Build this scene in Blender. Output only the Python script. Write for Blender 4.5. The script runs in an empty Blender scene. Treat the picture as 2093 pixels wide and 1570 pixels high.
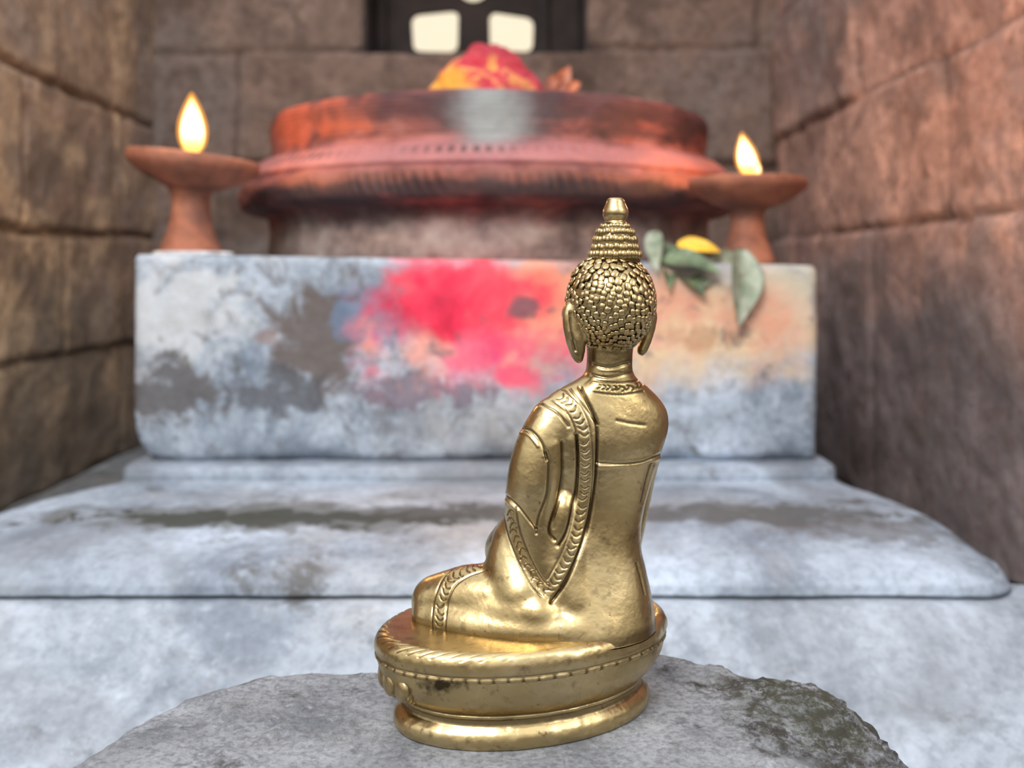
import bpy, bmesh, math, random
import numpy as np
from mathutils import Vector, Matrix
random.seed(4)
np.random.seed(4)
scene = bpy.context.scene
col = scene.collection
F = 2000.0      # focal length in px of a 2093 px wide frame
EYE = 0.25      # eye height above the shrine floor (m)

def at(px, py, d):
    """point seen at px,py standing d metres into the niche"""
    return np.array([(px-1046.5)*d/F, d, EYE-(py-560)*d/F])

# ------------------------------------------------------------ numpy noise
def vnoise(P, seed=0.0):
    I = np.floor(P); f = P-I; f = f*f*(3-2*f)
    def h(ix, iy, iz):
        v = np.sin(ix*127.1+iy*311.7+iz*74.7+seed*19.19)*43758.5453
        return v-np.floor(v)
    x, y, z = I[:,0], I[:,1], I[:,2]
    fx, fy, fz = f[:,0], f[:,1], f[:,2]
    c00 = h(x,y,z)*(1-fx)+h(x+1,y,z)*fx
    c10 = h(x,y+1,z)*(1-fx)+h(x+1,y+1,z)*fx
    c01 = h(x,y,z+1)*(1-fx)+h(x+1,y,z+1)*fx
    c11 = h(x,y+1,z+1)*(1-fx)+h(x+1,y+1,z+1)*fx
    return (c00*(1-fy)+c10*fy)*(1-fz)+(c01*(1-fy)+c11*fy)*fz
def fbm(P, octv=4, seed=0.0):
    r = np.zeros(len(P)); a = .5; s = 1.0; t = 0
    for i in range(octv):
        r += a*(vnoise(P*s, seed+i*7.3)-.5); t += a; a *= .5; s *= 2.03
    return r/t*2      # about -1..1

# ------------------------------------------------------------ material helpers
class M:
    def __init__(s, name):
        s.m = bpy.data.materials.new(name); s.m.use_nodes = True
        s.nt = s.m.node_tree; s.b = s.nt.nodes['Principled BSDF']
        s.pos = s.nt.nodes.new('ShaderNodeNewGeometry').outputs['Position']
    def n(s, t, **k):
        nd = s.nt.nodes.new(t)
        for a, v in k.items(): setattr(nd, a, v)
        return nd
    def put(s, sock, v):
        if isinstance(v, bpy.types.NodeSocket): s.nt.links.new(v, sock)
        elif isinstance(v, (tuple, list)) and len(v) == 3 and sock.type == 'RGBA': sock.default_value = (*v, 1)
        else: sock.default_value = v
    def noise(s, scale, detail=5, rough=.55, dist=0, stretch=None, off=0.0):
        nd = s.n('ShaderNodeTexNoise'); nd.inputs['Scale'].default_value = scale
        nd.inputs['Detail'].default_value = detail; nd.inputs['Roughness'].default_value = rough
        nd.inputs['Distortion'].default_value = dist
        mp = s.n('ShaderNodeMapping'); s.put(mp.inputs['Vector'], s.pos)
        mp.inputs['Location'].default_value = (off, off*.7, off*1.3)
        if stretch: mp.inputs['Scale'].default_value = stretch
        s.put(nd.inputs['Vector'], mp.outputs[0])
        return nd.outputs['Fac']
    def ramp(s, fac, stops):
        nd = s.n('ShaderNodeValToRGB'); e = nd.color_ramp.elements
        while len(e) < len(stops): e.new(.5)
        for el, (p, c) in zip(e, stops):
            el.position = p; el.color = (*c, 1) if isinstance(c, tuple) else (c, c, c, 1)
        s.put(nd.inputs[0], fac); return nd.outputs[0]
    def mix(s, fac, a, b, mode='MIX'):
        nd = s.n('ShaderNodeMix', data_type='RGBA', blend_type=mode)
        s.put(nd.inputs[0], fac); s.put(nd.inputs[6], a); s.put(nd.inputs[7], b)
        return nd.outputs[2]
    def math(s, op, a, b=0.0, clamp=False):
        nd = s.n('ShaderNodeMath', operation=op, use_clamp=clamp)
        s.put(nd.inputs[0], a); s.put(nd.inputs[1], b); return nd.outputs[0]
    def blob(s, c, r, amt=.8, soft=.25, nscale=14, off=0.0, plane='xz', k=1.0):
        """ragged stain on the world x,z (or x,y) plane"""
        mp = s.n('ShaderNodeMapping'); s.put(mp.inputs['Vector'], s.pos)
        if plane == 'xz':
            mp.inputs['Scale'].default_value = (1/r[0], 0, 1/r[1]); mp.inputs['Location'].default_value = (-c[0]/r[0], 0, -c[1]/r[1])
        else:
            mp.inputs['Scale'].default_value = (1/r[0], 1/r[1], 0); mp.inputs['Location'].default_value = (-c[0]/r[0], -c[1]/r[1], 0)
        ln = s.n('ShaderNodeVectorMath', operation='LENGTH'); s.put(ln.inputs[0], mp.outputs[0])
        nz = s.math('MULTIPLY', s.math('SUBTRACT', s.noise(nscale, 8, .6, .6, off=off), .5), amt*4.5)
        d = s.math('ADD', ln.outputs['Value'], nz)
        mr = s.n('ShaderNodeMapRange', interpolation_type='SMOOTHSTEP')
        s.put(mr.inputs[0], d); mr.inputs[1].default_value = 1+soft; mr.inputs[2].default_value = 1-soft
        mr.inputs[3].default_value = 0; mr.inputs[4].default_value = k
        return mr.outputs[0]
    def attr(s, name):
        nd = s.n('ShaderNodeAttribute'); nd.attribute_name = name; return nd.outputs['Fac']
    def bump(s, h, strength=.5, dist=.003, prev=None):
        nd = s.n('ShaderNodeBump'); nd.inputs['Strength'].default_value = strength
        nd.inputs['Distance'].default_value = dist; s.put(nd.inputs['Height'], h)
        if prev: s.put(nd.inputs['Normal'], prev)
        s.put(s.b.inputs['Normal'], nd.outputs[0]); return nd.outputs[0]
    def fin(s, color, rough=.8, metal=0.0):
        s.put(s.b.inputs['Base Color'], color); s.put(s.b.inputs['Roughness'], rough)
        s.put(s.b.inputs['Metallic'], metal); return s.m

# ------------------------------------------------------------ object helpers
def mk(name, V, faces, mat, origin=(0,0,0), parent=None, attrs=None, smooth=True):
    V = np.asarray(V, float); o = np.asarray(origin, float)
    me = bpy.data.meshes.new(name)
    me.from_pydata((V-o).tolist(), [], [tuple(int(i) for i in f) for f in faces]); me.update()
    if attrs:
        for k, a in attrs.items():
            at_ = me.attributes.new(k, 'FLOAT', 'POINT'); at_.data.foreach_set('value', np.asarray(a, dtype=np.float32))
    me.materials.append(mat)
    if smooth: me.polygons.foreach_set('use_smooth', [True]*len(me.polygons))
    ob = bpy.data.objects.new(name, me); col.objects.link(ob); ob.location = o
    if parent is not None:
        ob.parent = parent; ob.location = o-np.array(parent.location)
    return ob
def thing(ob, label, cat, group=None, kind=None):
    ob["label"] = label; ob["category"] = cat
    if group: ob["group"] = group
    if kind: ob["kind"] = kind
def empty(name, loc):
    e = bpy.data.objects.new(name, None); e.empty_display_size = .02; col.objects.link(e); e.location = loc; return e
def fixn(V, faces):
    bm = bmesh.new(); vs = [bm.verts.new(v) for v in V]; bm.verts.index_update()
    for f in faces:
        try: bm.faces.new([vs[i] for i in f])
        except ValueError: pass
    bmesh.ops.recalc_face_normals(bm, faces=bm.faces)
    V2 = np.array([v.co[:] for v in bm.verts]); F2 = [[v.index for v in f.verts] for f in bm.faces]
    bm.free(); return V2, F2
def vnormals(V, faces):
    me = bpy.data.meshes.new('tmp'); me.from_pydata(np.asarray(V).tolist(), [], [tuple(f) for f in faces]); me.update()
    N = np.zeros(len(V)*3, dtype=np.float32); me.vertex_normals.foreach_get('vector', N)
    bpy.data.meshes.remove(me); return N.reshape(-1, 3)
def stack(rings, cap=True, close=True):
    """rings: list of (n,3) arrays"""
    n = len(rings[0]); V = np.concatenate(rings); fs = []
    for i in range(len(rings)-1):
        for j in range(n if close else n-1):
            k = (j+1) % n
            fs.append((i*n+j, i*n+k, (i+1)*n+k, (i+1)*n+j))
    if cap:
        V = np.vstack([V, rings[0].mean(0), rings[-1].mean(0)]); a = len(V)-2; b = a+1; m = (len(rings)-1)*n
        for j in range(n):
            k = (j+1) % n
            fs.append((a, k, j)); fs.append((b, m+j, m+k))
    return V, fs
def lathe(profile, n=96, c=(0,0,0)):
    t = np.linspace(0, 2*np.pi, n, endpoint=False); c = np.array(c)
    return stack([np.stack([r*np.cos(t), r*np.sin(t), np.full(n, z)], 1)+c for r, z in profile])
def spline(pts, n):
    pts = np.array(pts, float); k = len(pts); u = np.linspace(0, k-1, n); out = []
    for s in u:
        i = min(int(s), k-2); f = s-i
        p0 = pts[max(i-1,0)]; p1 = pts[i]; p2 = pts[i+1]; p3 = pts[min(i+2,k-1)]
        out.append(.5*((2*p1)+(-p0+p2)*f+(2*p0-5*p1+4*p2-p3)*f*f+(-p0+3*p1-3*p2+p3)*f**3))
    return np.array(out)
def join(parts):
    V = []; Fc = []; o = 0
    for v, f in parts:
        V.append(v); Fc += [tuple(i+o for i in q) for q in f]; o += len(v)
    return np.concatenate(V), Fc

# ------------------------------------------------------------ materials
def stone_mat(name, light=(.50,.53,.57), mid=(.34,.36,.40), dark=(.10,.095,.09), warm=(.42,.36,.30), scale=1.0, darkpos=.36, fine=.55, bump=.6):
    m = M(name)
    n1 = m.noise(9*scale, 8, .65, .6)
    c = m.ramp(n1, [(.36, mid), (.50, light), (.64, tuple(min(1, x*1.4) for x in light))])
    c = m.mix(m.ramp(m.noise(4.5*scale, 6, .6, off=3), [(.5, 0.0), (.7, .6)]), c, warm)
    c = m.mix(m.ramp(m.noise(15*scale, 9, .72, .3, off=7), [(darkpos-.05, .9), (darkpos+.06, 0.0)]), c, dark)
    c = m.mix(m.ramp(m.noise(150*scale, 4, .7, off=1), [(.38, fine), (.56, 0.0)]), c, tuple(x*.4 for x in mid))
    c = m.mix(m.ramp(m.noise(120*scale, 4, .7, off=11), [(.56, 0.0), (.70, fine)]), c, tuple(min(1, x*1.6) for x in light))
    h = m.noise(70*scale, 8, .7)
    m.bump(h, bump, .004)
    return m, c
m, c = stone_mat('plinth_stone', light=(.345,.40,.475), mid=(.19,.225,.28), fine=.3, bump=.55, darkpos=.385)
c = m.mix(m.ramp(m.noise(6, 6, .6, .8, off=71), [(.50, 0.0), (.62, .6)]), c, (.17,.185,.21))
c = m.mix(m.blob((-.16, .672), (.15, .030), .8, .3, 28, plane='xy', k=.72), c, (.09,.09,.078))
c = m.mix(m.blob((-.17, .665), (.11, .018), .9, .22, 44, off=3, plane='xy', k=.88), c, (.035,.037,.026))
c = m.mix(m.blob((-.03, .68), (.07, .020), 1.0, .25, 40, off=5, plane='xy', k=.75), c, (.06,.056,.05))
c = m.mix(m.blob((.175, .680), (.10, .024), .9, .3, 34, off=4, plane='xy', k=.78), c, (.07,.064,.055))
c = m.mix(m.blob((.24, .64), (.05, .02), 1.0, .3, 44, off=8, plane='xy', k=.55), c, (.11,.10,.095))
mat_plinth = m.fin(c, .8)
m, c = stone_mat('step_stone', light=(.35,.395,.455), mid=(.20,.235,.285), fine=.3, bump=.55)
c = m.mix(m.ramp(m.noise(5, 6, .6, .8, off=75), [(.48, 0.0), (.60, .6)]), c, (.18,.19,.21))
mat_step = m.fin(c, .82)
m, c = stone_mat('rock_stone', light=(.40,.42,.455), mid=(.24,.255,.285), dark=(.09,.09,.09), warm=(.34,.32,.295), scale=2.8, darkpos=.37, fine=.5)
sp_ = m.ramp(m.noise(180, 8, .8, off=22), [(.46, 1.0), (.58, .2)])
c = m.mix(m.math('MULTIPLY', m.blob((.107, .375), (.038, .052), .8, .4, 55, plane='xy', k=.95), sp_), c, (.045,.038,.03))
c = m.mix(m.math('MULTIPLY', m.blob((.115, .06), (.04, .04), .9, .4, 65, off=5, k=.95), sp_), c, (.045,.038,.03))
c = m.mix(m.blob((.105, .35), (.02, .03), 1.3, .3, 110, off=6, plane='xy', k=.35), c, (.09,.10,.05))
m.bump(m.noise(140, 10, .78), .9, .005)
mat_rock = m.fin(c, .92)
m, c = stone_mat('floor_stone', light=(.26,.27,.28), mid=(.15,.155,.16), dark=(.05,.05,.04)); mat_floor = m.fin(c, .9)

# block stone with powder stains
m, c = stone_mat('block_stone', light=(.40,.46,.54), mid=(.19,.235,.30), darkpos=.40, fine=.35)
Z = lambda py: EYE-(py-560)*.795/F
X = lambda px: (px-1046.5)*.795/F
def st(px, py, rx, ry, *a, **k): return m.blob((X(px), Z(py)), (rx*.795/F, ry*.795/F), *a, **k)
c = m.mix(st(370, 650, 110, 100, .8, .3, 28, off=15, k=.7), c, (.60,.62,.64))
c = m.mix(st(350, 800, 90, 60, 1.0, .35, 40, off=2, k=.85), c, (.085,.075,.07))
c = m.mix(st(655, 690, 90, 110, .85, .35, 30, k=.88), c, (.115,.085,.07))
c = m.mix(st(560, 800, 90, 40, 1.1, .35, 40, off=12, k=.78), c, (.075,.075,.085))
c = m.mix(st(540, 690, 26, 18, .8, .4, 50, off=18, k=.6), c, (.25,.15,.12))
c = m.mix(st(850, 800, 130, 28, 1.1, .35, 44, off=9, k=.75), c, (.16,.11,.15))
c = m.mix(st(1590, 630, 110, 105, .7, .5, 24, off=16, k=.8), c, (.70,.62,.44))
c = m.mix(st(1330, 670, 265, 98, .5, .55, 16, off=3, k=.92), c, m.ramp(m.noise(16, 6, .6, off=61), [(.42, (.82,.38,.24)), (.58, (.84,.60,.36))]))
c = m.mix(st(750, 650, 60, 60, .8, .3, 28, off=17, k=.75), c, (.14,.20,.31))
c = m.mix(st(1010, 690, 200, 90, .65, .5, 20, off=5, k=.92), c, m.ramp(m.noise(16, 7, .62, .5, off=62), [(.40, (.82,.06,.18)), (.5, (.86,.15,.22)), (.60, (.90,.38,.30))]))
c = m.mix(st(1130, 610, 100, 80, .6, .6, 22, off=7, k=.85), c, (.92,.34,.19))
c = m.mix(st(940, 605, 165, 85, .5, .4, 20, off=6, k=.97), c, m.ramp(m.noise(13, 6, .6, .8, off=63), [(.40, (.62,.01,.05)), (.5, (.88,.025,.08)), (.62, (.90,.08,.12))]))
c = m.mix(st(1068, 628, 32, 26, .5, .3, 40, off=8, k=.85), c, (.16,.09,.11))
c = m.mix(st(1450, 690, 70, 22, 1.2, .5, 60, off=12, k=.5), c, (.42,.18,.09))
c = m.mix(st(1050, 770, 45, 22, .7, .5, 36, off=13, k=.85), c, (.86,.08,.17))
c = m.mix(m.ramp(m.noise(34, 8, .7, .5, off=50), [(.35, .65), (.43, 0.0)]), c, (.12,.11,.12))
mat_block = m.fin(c, .85)

# walls
def wall_mat(name, a, b, c3, lowz, lowcol, lowamt=.8):
    m = M(name)
    t = m.attr('tone')
    c = m.ramp(t, [(0, a), (.5, b), (1, c3)])
    c = m.mix(m.ramp(m.noise(5, 8, .64, .6), [(.37, .8), (.54, 0.0)]), c, tuple(x*.32 for x in b))
    c = m.mix(m.ramp(m.noise(8, 8, .66, .5, off=4), [(.5, 0.0), (.64, .8)]), c, tuple(min(1, x*1.55) for x in a))
    c = m.mix(m.ramp(m.noise(4.5, 6, .6, .5, off=14), [(.50, 0.0), (.64, .65)]), c, (.235,.205,.19))
    c = m.mix(m.ramp(m.noise(18, 8, .7, .5, off=44), [(.38, .65), (.50, 0.0)]), c, tuple(x*.38 for x in b))
    sep = m.n('ShaderNodeSeparateXYZ'); m.put(sep.inputs[0], m.pos)
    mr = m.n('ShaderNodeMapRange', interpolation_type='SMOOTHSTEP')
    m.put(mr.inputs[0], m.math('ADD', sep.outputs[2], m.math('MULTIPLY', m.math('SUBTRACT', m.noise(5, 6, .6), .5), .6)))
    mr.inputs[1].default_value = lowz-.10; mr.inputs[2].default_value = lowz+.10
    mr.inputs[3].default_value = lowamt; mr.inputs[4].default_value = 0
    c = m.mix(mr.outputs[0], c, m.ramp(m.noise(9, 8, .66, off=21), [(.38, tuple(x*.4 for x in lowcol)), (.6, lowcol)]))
    c = m.mix(m.ramp(m.noise(70, 6, .75), [(.38, .5), (.54, 0.0)]), c, tuple(x*.35 for x in b))
    c = m.mix(m.math('MULTIPLY', m.attr('mortar'), .75), c, (.05,.032,.026))
    m.bump(m.noise(45, 9, .68), .8, .007)
    return m.fin(c, .88)
mat_wl = wall_mat('left_wall_masonry', (.55,.375,.225), (.45,.295,.19), (.42,.265,.185), .14, (.235,.195,.155))
mat_wr = wall_mat('right_wall_masonry', (.55,.30,.22), (.46,.25,.19), (.39,.255,.21), .24, (.28,.24,.24), .88)
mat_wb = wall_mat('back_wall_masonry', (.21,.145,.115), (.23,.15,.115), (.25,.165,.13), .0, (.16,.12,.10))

# red powdered drum
m = M('powdered_drum_stone')
n1 = m.noise(12, 9, .68, .7, stretch=(1,1,3))
c = m.ramp(n1, [(.37, (.04,.018,.021)), (.47, (.12,.038,.04)), (.56, (.29,.085,.07)), (.70, (.44,.19,.15))])
c = m.mix(m.blob((-.20, .395), (.07, .022), .8, .4, 26, off=5, k=.65), c, (.58,.13,.065))
c = m.mix(m.blob((0, .354), (.30, .014), .55, .5, 26, k=.65), c, (.50,.20,.20))
c = m.mix(m.blob((-.02, .332), (.26, .008), .6, .4, 26, off=31, k=.5), c, (.30,.105,.065))
c = m.mix(m.blob((-.02, .322), (.24, .008), .6, .4, 26, off=32, k=.85), c, (.045,.024,.024))
c = m.mix(m.blob((.06, .398), (.24, .012), .6, .4, 18, off=2, k=.8), c, (.065,.028,.035))
c = m.mix(m.blob((.20, .34), (.05, .025), .7, .5, 24, off=6, k=.55), c, (.60,.17,.11))
c = m.mix(m.blob((-.017, .388), (.05, .024), .3, .5, 30, off=3, k=.75), c, (.09,.07,.075))
c = m.mix(m.blob((-.017, .388), (.030, .026), .22, .6, 30, off=3, k=.85), c, (.36,.39,.39))
c = m.mix(m.blob((-.02, .275), (.30, .028), .35, .4, 20, off=7, k=.94), c,
          m.ramp(m.noise(16, 8, .7, off=9), [(.37, (.085,.06,.055)), (.5, (.28,.21,.185)), (.66, (.46,.39,.35))]))
c = m.mix(m.math('MULTIPLY', m.attr('mark'), .9), c, (.035,.016,.016))
m.bump(m.noise(90, 8, .7), .6, .004)
mat_drum = m.fin(c, m.ramp(m.noise(20, 4, off=90), [(.4, .45), (.6, .8)]))

m = M('red_yellow_offering')
c = m.ramp(m.noise(30, 7, .65, .8), [(.40, (.50,.03,.05)), (.52, (.58,.06,.08)), (.57, (.74,.26,.10)), (.68, (.78,.42,.08))])
c = m.mix(m.blob((-.060, .425), (.024, .03), .5, .3, 40, k=1), c, (.78,.36,.05))
c = m.mix(m.blob((-.02, .475), (.03, .012), .4, .3, 40, k=.9, off=3), c, (.40,.03,.05))
m.bump(m.noise(110, 6, .7), .7, .004)
mat_offer = m.fin(c, .9)

m = M('terracotta')
c = m.ramp(m.noise(40, 7, .65, .4), [(.3, (.19,.07,.04)), (.5, (.38,.135,.075)), (.75, (.54,.215,.125))])
c = m.mix(m.ramp(m.noise(18, 5, off=3), [(.46, 0.0), (.62, .8)]), c, (.13,.06,.045))
m.bump(m.noise(140, 6, .7), .3, .002)
mat_terra = m.fin(c, .75)
m = M('wick'); mat_wick = m.fin((.03,.02,.015), .9)
m = M('wax'); mat_wax = m.fin(m.ramp(m.noise(60), [(.4, (.55,.55,.56)), (.6, (.8,.8,.8))]), .5)

def flame_mat(name, z0, z1, strength):
    m = M(name); nt = m.nt
    sep = m.n('ShaderNodeSeparateXYZ'); m.put(sep.inputs[0], m.pos)
    mr = m.n('ShaderNodeMapRange'); m.put(mr.inputs[0], sep.outputs[2]); mr.inputs[1].default_value = z0; mr.inputs[2].default_value = z1
    c = m.ramp(mr.outputs[0], [(0, (1,.28,.03)), (.16, (1,.6,.16)), (.35, (1,.88,.55)), (.72, (1,.84,.44)), (1, (1,.45,.07))])
    em = m.n('ShaderNodeEmission'); m.put(em.inputs[0], c); em.inputs[1].default_value = strength
    nt.links.new(em.outputs[0], nt.nodes['Material Output'].inputs[0]); return m.m
m = M('flame_halo'); em = m.n('ShaderNodeEmission'); em.inputs[0].default_value = (1,.38,.05,1); em.inputs[1].default_value = 2.0
tr = m.n('ShaderNodeBsdfTransparent'); mx = m.n('ShaderNodeMixShader'); mx.inputs[0].default_value = .40
m.nt.links.new(tr.outputs[0], mx.inputs[1]); m.nt.links.new(em.outputs[0], mx.inputs[2]); m.nt.links.new(mx.outputs[0], m.nt.nodes['Material Output'].inputs[0])
mat_halo = m.m

def leaf_mat(name, a, b):
    m = M(name); c = m.ramp(m.noise(50, 5), [(.38, a), (.6, b)])
    c = m.mix(m.ramp(m.noise(90, 5, off=4), [(.55, 0.0), (.66, .6)]), c, (.16,.11,.07)); m.bump(m.noise(150), .3, .001); return m.fin(c, .5)
mat_leaf = leaf_mat('grey_green_leaf', (.06,.10,.045), (.22,.28,.15))
mat_leaf2 = leaf_mat('pale_leaf', (.20,.25,.16), (.42,.45,.35))
mat_yellow = leaf_mat('yellow_petal', (.85,.45,.02), (.95,.62,.05))
mat_dry = leaf_mat('dry_petal', (.30,.08,.04), (.55,.16,.06))

# brass
m = M('aged_brass')
n1 = m.noise(35, 4, .5, .3)
c = m.ramp(n1, [(.3, (.41,.30,.14)), (.5, (.55,.415,.205)), (.72, (.67,.53,.295))])
c = m.mix(m.ramp(m.noise(300, 4, .7, off=2), [(.28, .75), (.37, 0.0)]), c, (.14,.09,.045))
c = m.mix(m.ramp(m.noise(90, 7, .75, .5, off=6), [(.31, .5), (.41, 0.0)]), c, (.24,.155,.075))
c = m.mix(m.attr('dirt'), c, (.035,.022,.013))
rgh = m.ramp(m.noise(70, 6, .65, off=5), [(.3, .23), (.7, .35)])
nb = m.bump(m.noise(210, 6, .65, off=3), .25, .0006)
mat_brass = m.fin(c, rgh, 1.0)

# ------------------------------------------------------------ masonry walls
def masonry(name, mat, umin, umax, vmin, vmax, rows, tofn, step=.005, relief=.008, hole=None, seed=1.0):
    nu = int((umax-umin)/step)+1; nv = int((vmax-vmin)/step)+1
    u = np.linspace(umin, umax, nu); v = np.linspace(vmin, vmax, nv)
    U, Vv = np.meshgrid(u, v); U = U.ravel(); Vv = Vv.ravel()
    P = np.stack([U*7, Vv*7, np.full_like(U, seed*3)], 1)
    wu = U+.007*fbm(P, 3, seed)+.004*fbm(P*5, 3, seed); wv = Vv+.008*fbm(P+31, 3, seed+5)+.004*fbm(P*5+5, 3, seed)
    edge = np.full(len(U), -1.0); tone = np.zeros(len(U)); lift = np.zeros(len(U)); rid = 0
    rr = random.Random(int(seed*10))
    for (v0, v1, seams) in rows:
        for a, b in zip(seams[:-1], seams[1:]):
            dx = np.minimum(wu-a, b-wu); dy = np.minimum(wv-v0, v1-wv)
            r = .012
            qx = np.maximum(r-dx, 0); qy = np.maximum(r-dy, 0)
            d = np.where((dx < r) & (dy < r), r-np.sqrt(qx**2+qy**2), np.minimum(dx, dy))
            ins = d > edge
            edge = np.where(ins, d, edge); tt = rr.random(); ll = rr.uniform(-.006, .006)
            tone = np.where(ins, tt, tone); lift = np.where(ins, ll, lift)
    e = np.clip(edge/.006, 0, 1); e = e*e*(3-2*e)
    h = relief*e+lift*e+.003*fbm(P*1.2+9, 2, seed+2)+.0045*fbm(P*5, 4, seed+3)
    mort = (1-np.clip((edge-.0002)/.004, 0, 1))*np.clip(.7+1.4*fbm(P*2.5+3, 3, seed), .1, 1)
    V = tofn(U, Vv, h)
    fs = []
    for j in range(nv-1):
        for i in range(nu-1):
            if hole and hole[0] < (u[i]+u[i+1])/2 < hole[1] and (v[j]+v[j+1])/2 > hole[2] and (v[j]+v[j+1])/2 < hole[3]: continue
            a = j*nu+i; fs.append((a, a+1, a+nu+1, a+nu))
    ob = mk(name, V, fs, mat, attrs={'tone': tone, 'mortar': mort}); ob["kind"] = "structure"
    return ob
XL, XR, YB = -.5376, .394, 1.45
masonry('wall_left', mat_wl, .35, YB+.02, 0, .9,
        [(0,.155,[.2,.70,.98,1.33,1.6]),(.155,.30,[.2,.55,.86,1.16,1.6]),(.30,.47,[.2,.66,1.05,1.30,1.6]),(.47,.68,[.2,.8,1.14,1.6]),(.68,.95,[.2,.7,1.1,1.6])],
        lambda u, v, h: np.stack([XL+h, u, v], 1), seed=1.3)
masonry('wall_right', mat_wr, .35, YB+.02, 0, .9,
        [(0,.30,[.2,.62,1.046,1.6]),(.30,.447,[.2,.55,.875,1.20,1.6]),(.447,.62,[.2,.7,1.10,1.33,1.6]),(.62,.95,[.2,.9,1.6])],
        lambda u, v, h: np.stack([XR-h, u, v], 1), seed=2.1)
wx = lambda px: (px-1046.5)*YB/F
HX0, HX1, HZ0 = wx(745), wx(1195), .576
masonry('wall_back', mat_wb, XL-.02, XR+.02, 0, .9,
        [(0,.24,[-.6,-.3,.1,.42]),(.24,.41,[-.6,-.43,-.1,.2,.42]),(.41,.580,[-.6,-.408,wx(1582),.42]),(.580,.95,[-.6,HX0,HX1,wx(1548),.42])],
        lambda u, v, h: np.stack([u, YB-h, v], 1), hole=(HX0, HX1, HZ0, .80), seed=3.7)
# floor
n = 60
gx, gy = np.meshgrid(np.linspace(-.62,.62,n), np.linspace(-.1,1.5,n)); G = np.stack([gx.ravel(), gy.ravel(), np.zeros(n*n)], 1)
G[:,2] = -.002+.0015*fbm(G*9, 3, 2)
ob = mk('floor', G, [(j*n+i, j*n+i+1, (j+1)*n+i+1, (j+1)*n+i) for j in range(n-1) for i in range(n-1)], mat_floor); ob["kind"] = "structure"

# window: dark recessed lattice panel with openings
m = M('dark_lattice'); c = m.ramp(m.noise(20, 6), [(.35, (.02,.014,.013)), (.65, (.045,.03,.026))]); m.bump(m.noise(80), .4, .003); mat_dark = m.fin(c, .8)
def panel_with_holes(name, outer, holes, y, th, mat):
    cu = bpy.data.curves.new(name, 'CURVE'); cu.dimensions = '2D'; cu.fill_mode = 'BOTH'; cu.extrude = th/2
    for loop in [outer]+holes:
        sp = cu.splines.new('POLY'); sp.points.add(len(loop)-1)
        for p, q in zip(sp.points, loop): p.co = (q[0], q[1], 0, 1)
        sp.use_cyclic_u = True
    tmp = bpy.data.objects.new('tmp', cu); col.objects.link(tmp)
    dg = bpy.context.evaluated_depsgraph_get(); me = bpy.data.meshes.new_from_object(tmp.evaluated_get(dg))
    bpy.data.objects.remove(tmp)
    V = np.array([v.co[:] for v in me.vertices]); fs = [tuple(p.vertices) for p in me.polygons]
    return np.stack([V[:,0], y+V[:,2], V[:,1]], 1), fs
def rquad(cs, r):
    """rounded irregular quad from 4 corners (x,z)"""
    pts = []; cs = np.array(cs)
    for i in range(4):
        p = cs[i]; a = cs[i-1]-p; b = cs[(i+1) % 4]-p; a = a/np.linalg.norm(a)*r; b = b/np.linalg.norm(b)*r
        for s in np.linspace(0, 1, 8): pts.append(tuple((1-s)**2*(p+a)+2*s*(1-s)*p+s*s*(p+b)))
    return pts
yp = 1.60; k = yp/F
hx = lambda px: (px-1046.5)*k
hz = lambda py: EYE-(py-560)*k
V1 = panel_with_holes('w', [(HX0-.03,HZ0-.03),(HX1+.05,HZ0-.03),(HX1+.05,.83),(HX0-.03,.83)],
     [rquad([(hx(845),hz(108)),(hx(936),hz(110)),(hx(938),hz(20)),(hx(840),hz(30))], .015), rquad([(hx(1002),hz(104)),(hx(1088),hz(110)),(hx(1091),hz(36)),(hx(1000),hz(22))], .015),
      [(hx(968)+.026*math.cos(a), hz(-26)+.026*math.sin(a)) for a in np.linspace(0, 2*np.pi, 24, endpoint=False)]], yp, .02, mat_dark)
def box(x0, x1, y0, y1, z0, z1):
    V = np.array([(x, y, z) for x in (x0,x1) for y in (y0,y1) for z in (z0,z1)], float)
    return V, [(0,1,3,2),(4,6,7,5),(0,4,5,1),(2,3,7,6),(0,2,6,4),(1,5,7,3)]
parts = [V1, box(HX0-.02,HX0,YB-.004,yp,HZ0-.02,.82), box(HX1,HX1+.02,YB-.004,yp,HZ0-.02,.82), box(HX0,HX1,YB-.004,yp,HZ0-.02,HZ0), box(HX0,HX1,YB-.004,yp,.80,.82),
         box(hx(1096),hx(1118),yp-.03,yp-.01,HZ0,.80), box(hx(700)+.06,hx(700)+.075,yp-.03,yp-.01,HZ0,.80)]
V, fs = join(parts); ob = mk('window_1', V, fs, mat_dark, smooth=False); ob["kind"] = "structure"

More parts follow.
